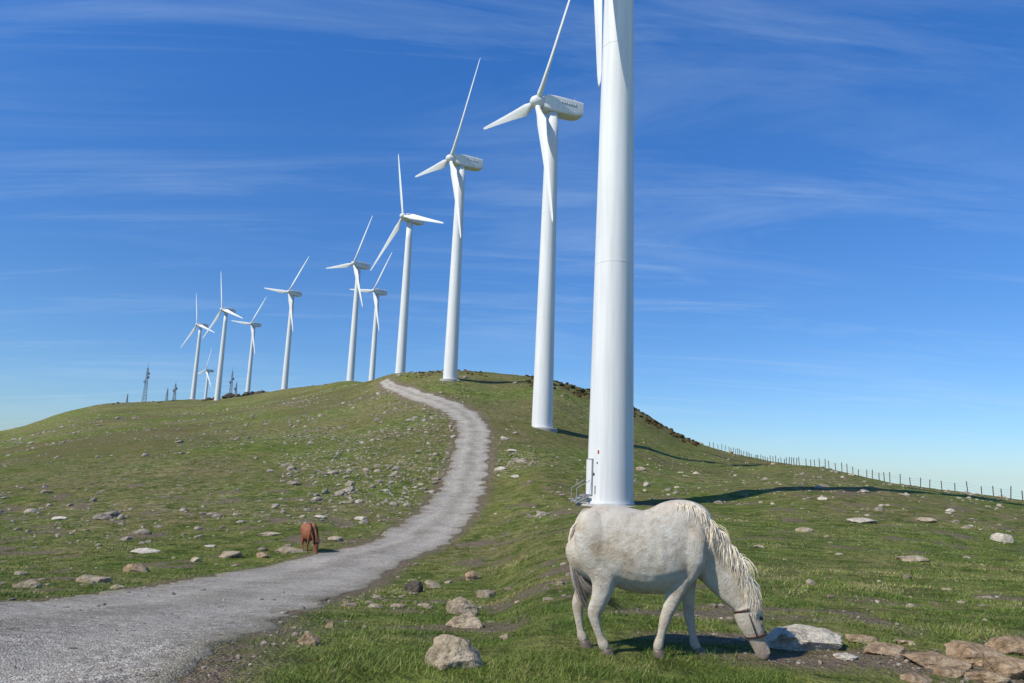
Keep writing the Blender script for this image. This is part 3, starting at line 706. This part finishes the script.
# ------------------------------------------------------------------ light
SUN_EL=math.radians(45); sd_=Vector((-.83,-.56,0)).normalized()
sunv=Vector((sd_.x*math.cos(SUN_EL),sd_.y*math.cos(SUN_EL),math.sin(SUN_EL)))
ld=bpy.data.lights.new('sun','SUN'); ld.energy=4.8; ld.angle=math.radians(.53); ld.color=(1,.935,.82)
lo=bpy.data.objects.new('sun',ld); scene.collection.objects.link(lo); lo.rotation_euler=sunv.to_track_quat('Z','Y').to_euler(); lo.location=(-40,-30,60)
w=bpy.data.worlds.new('World'); scene.world=w; w.use_nodes=True; nt=w.node_tree; bg=nt.nodes['Background']
sky=N(nt,'ShaderNodeTexSky',sky_type='NISHITA'); sky.sun_disc=False; sky.sun_elevation=SUN_EL; sky.sun_rotation=math.atan2(sd_.x,sd_.y)%(2*math.pi)
sky.altitude=1000; sky.air_density=1.0; sky.dust_density=.4; sky.ozone_density=2.0
tc=N(nt,'ShaderNodeTexCoord').outputs['Generated']
sx=N(nt,'ShaderNodeSeparateXYZ'); nt.links.new(tc,sx.inputs[0])
zc=math_(nt,'MAXIMUM',sx.outputs[2],.003)
cb=N(nt,'ShaderNodeCombineXYZ'); nt.links.new(sx.outputs[0],cb.inputs[0]); nt.links.new(sx.outputs[1],cb.inputs[1]); nt.links.new(zc,cb.inputs[2])
nt.links.new(cb.outputs[0],sky.inputs['Vector'])
zp=math_(nt,'ADD',zc,.12)
cb2=N(nt,'ShaderNodeCombineXYZ'); nt.links.new(math_(nt,'DIVIDE',sx.outputs[0],zp),cb2.inputs[0]); nt.links.new(math_(nt,'DIVIDE',sx.outputs[1],zp),cb2.inputs[1])
def wisps(rot,sc,scale,lo_,hi_,off):
    mp=N(nt,'ShaderNodeMapping'); mp.inputs['Location'].default_value=off; mp.inputs['Rotation'].default_value=(0,0,math.radians(rot)); mp.inputs['Scale'].default_value=sc; nt.links.new(cb2.outputs[0],mp.inputs['Vector'])
    return ramp(nt,noise(nt,mp.outputs['Vector'],scale,10,.66,.9),[(lo_,0.0),(hi_,1.0)])
c2=noise(nt,cb2.outputs[0],.55,3,.5)
cm=math_(nt,'MULTIPLY',wisps(28,(.45,1.7,1),1.1,.46,.76,(0,0,0)),ramp(nt,c2,[(.42,0.06),(.62,.8)]))
cm2=math_(nt,'MULTIPLY',wisps(-35,(.28,2.0,1),1.8,.54,.80,(3,1,0)),.5)
cm=math_(nt,'ADD',cm,cm2,True)
k_=1/2.6
tint=ramp(nt,zc,[(0,(.62*k_,.84*k_,1.12*k_)),(.2,(.52*k_,.88*k_,1.30*k_)),(.55,(.40*k_,1.06*k_,1.82*k_))])
sc_=N(nt,'ShaderNodeVectorMath',operation='SCALE'); nt.links.new(tint,sc_.inputs[0]); sc_.inputs['Scale'].default_value=2.6
skc=mix(nt,1.0,sky.outputs['Color'],sc_.outputs[0],'MULTIPLY')
out=mix(nt,math_(nt,'MULTIPLY',cm,.40),skc,(5.8,7.3,9.2))
nt.links.new(out,bg.inputs['Color']); bg.inputs['Strength'].default_value=.105
# ------------------------------------------------------------------ camera
cd=bpy.data.cameras.new('camera'); cam=bpy.data.objects.new('camera',cd); scene.collection.objects.link(cam); scene.camera=cam
cd.sensor_width=36; cd.lens=F/1024*36; cd.clip_start=.1; cd.clip_end=100000
r0=Vector((1,0,0)); u0=Vector((0,-sp,cp)); fw=Vector((0,cp,sp)); R_=r0*cr+u0*sr; U_=u0*cr-r0*sr
cam.matrix_world=Matrix(((R_.x,U_.x,-fw.x,0),(R_.y,U_.y,-fw.y,0),(R_.z,U_.z,-fw.z,EYE),(0,0,0,1)))
scene.view_settings.view_transform='Standard'; scene.view_settings.look='None'; scene.view_settings.exposure=0
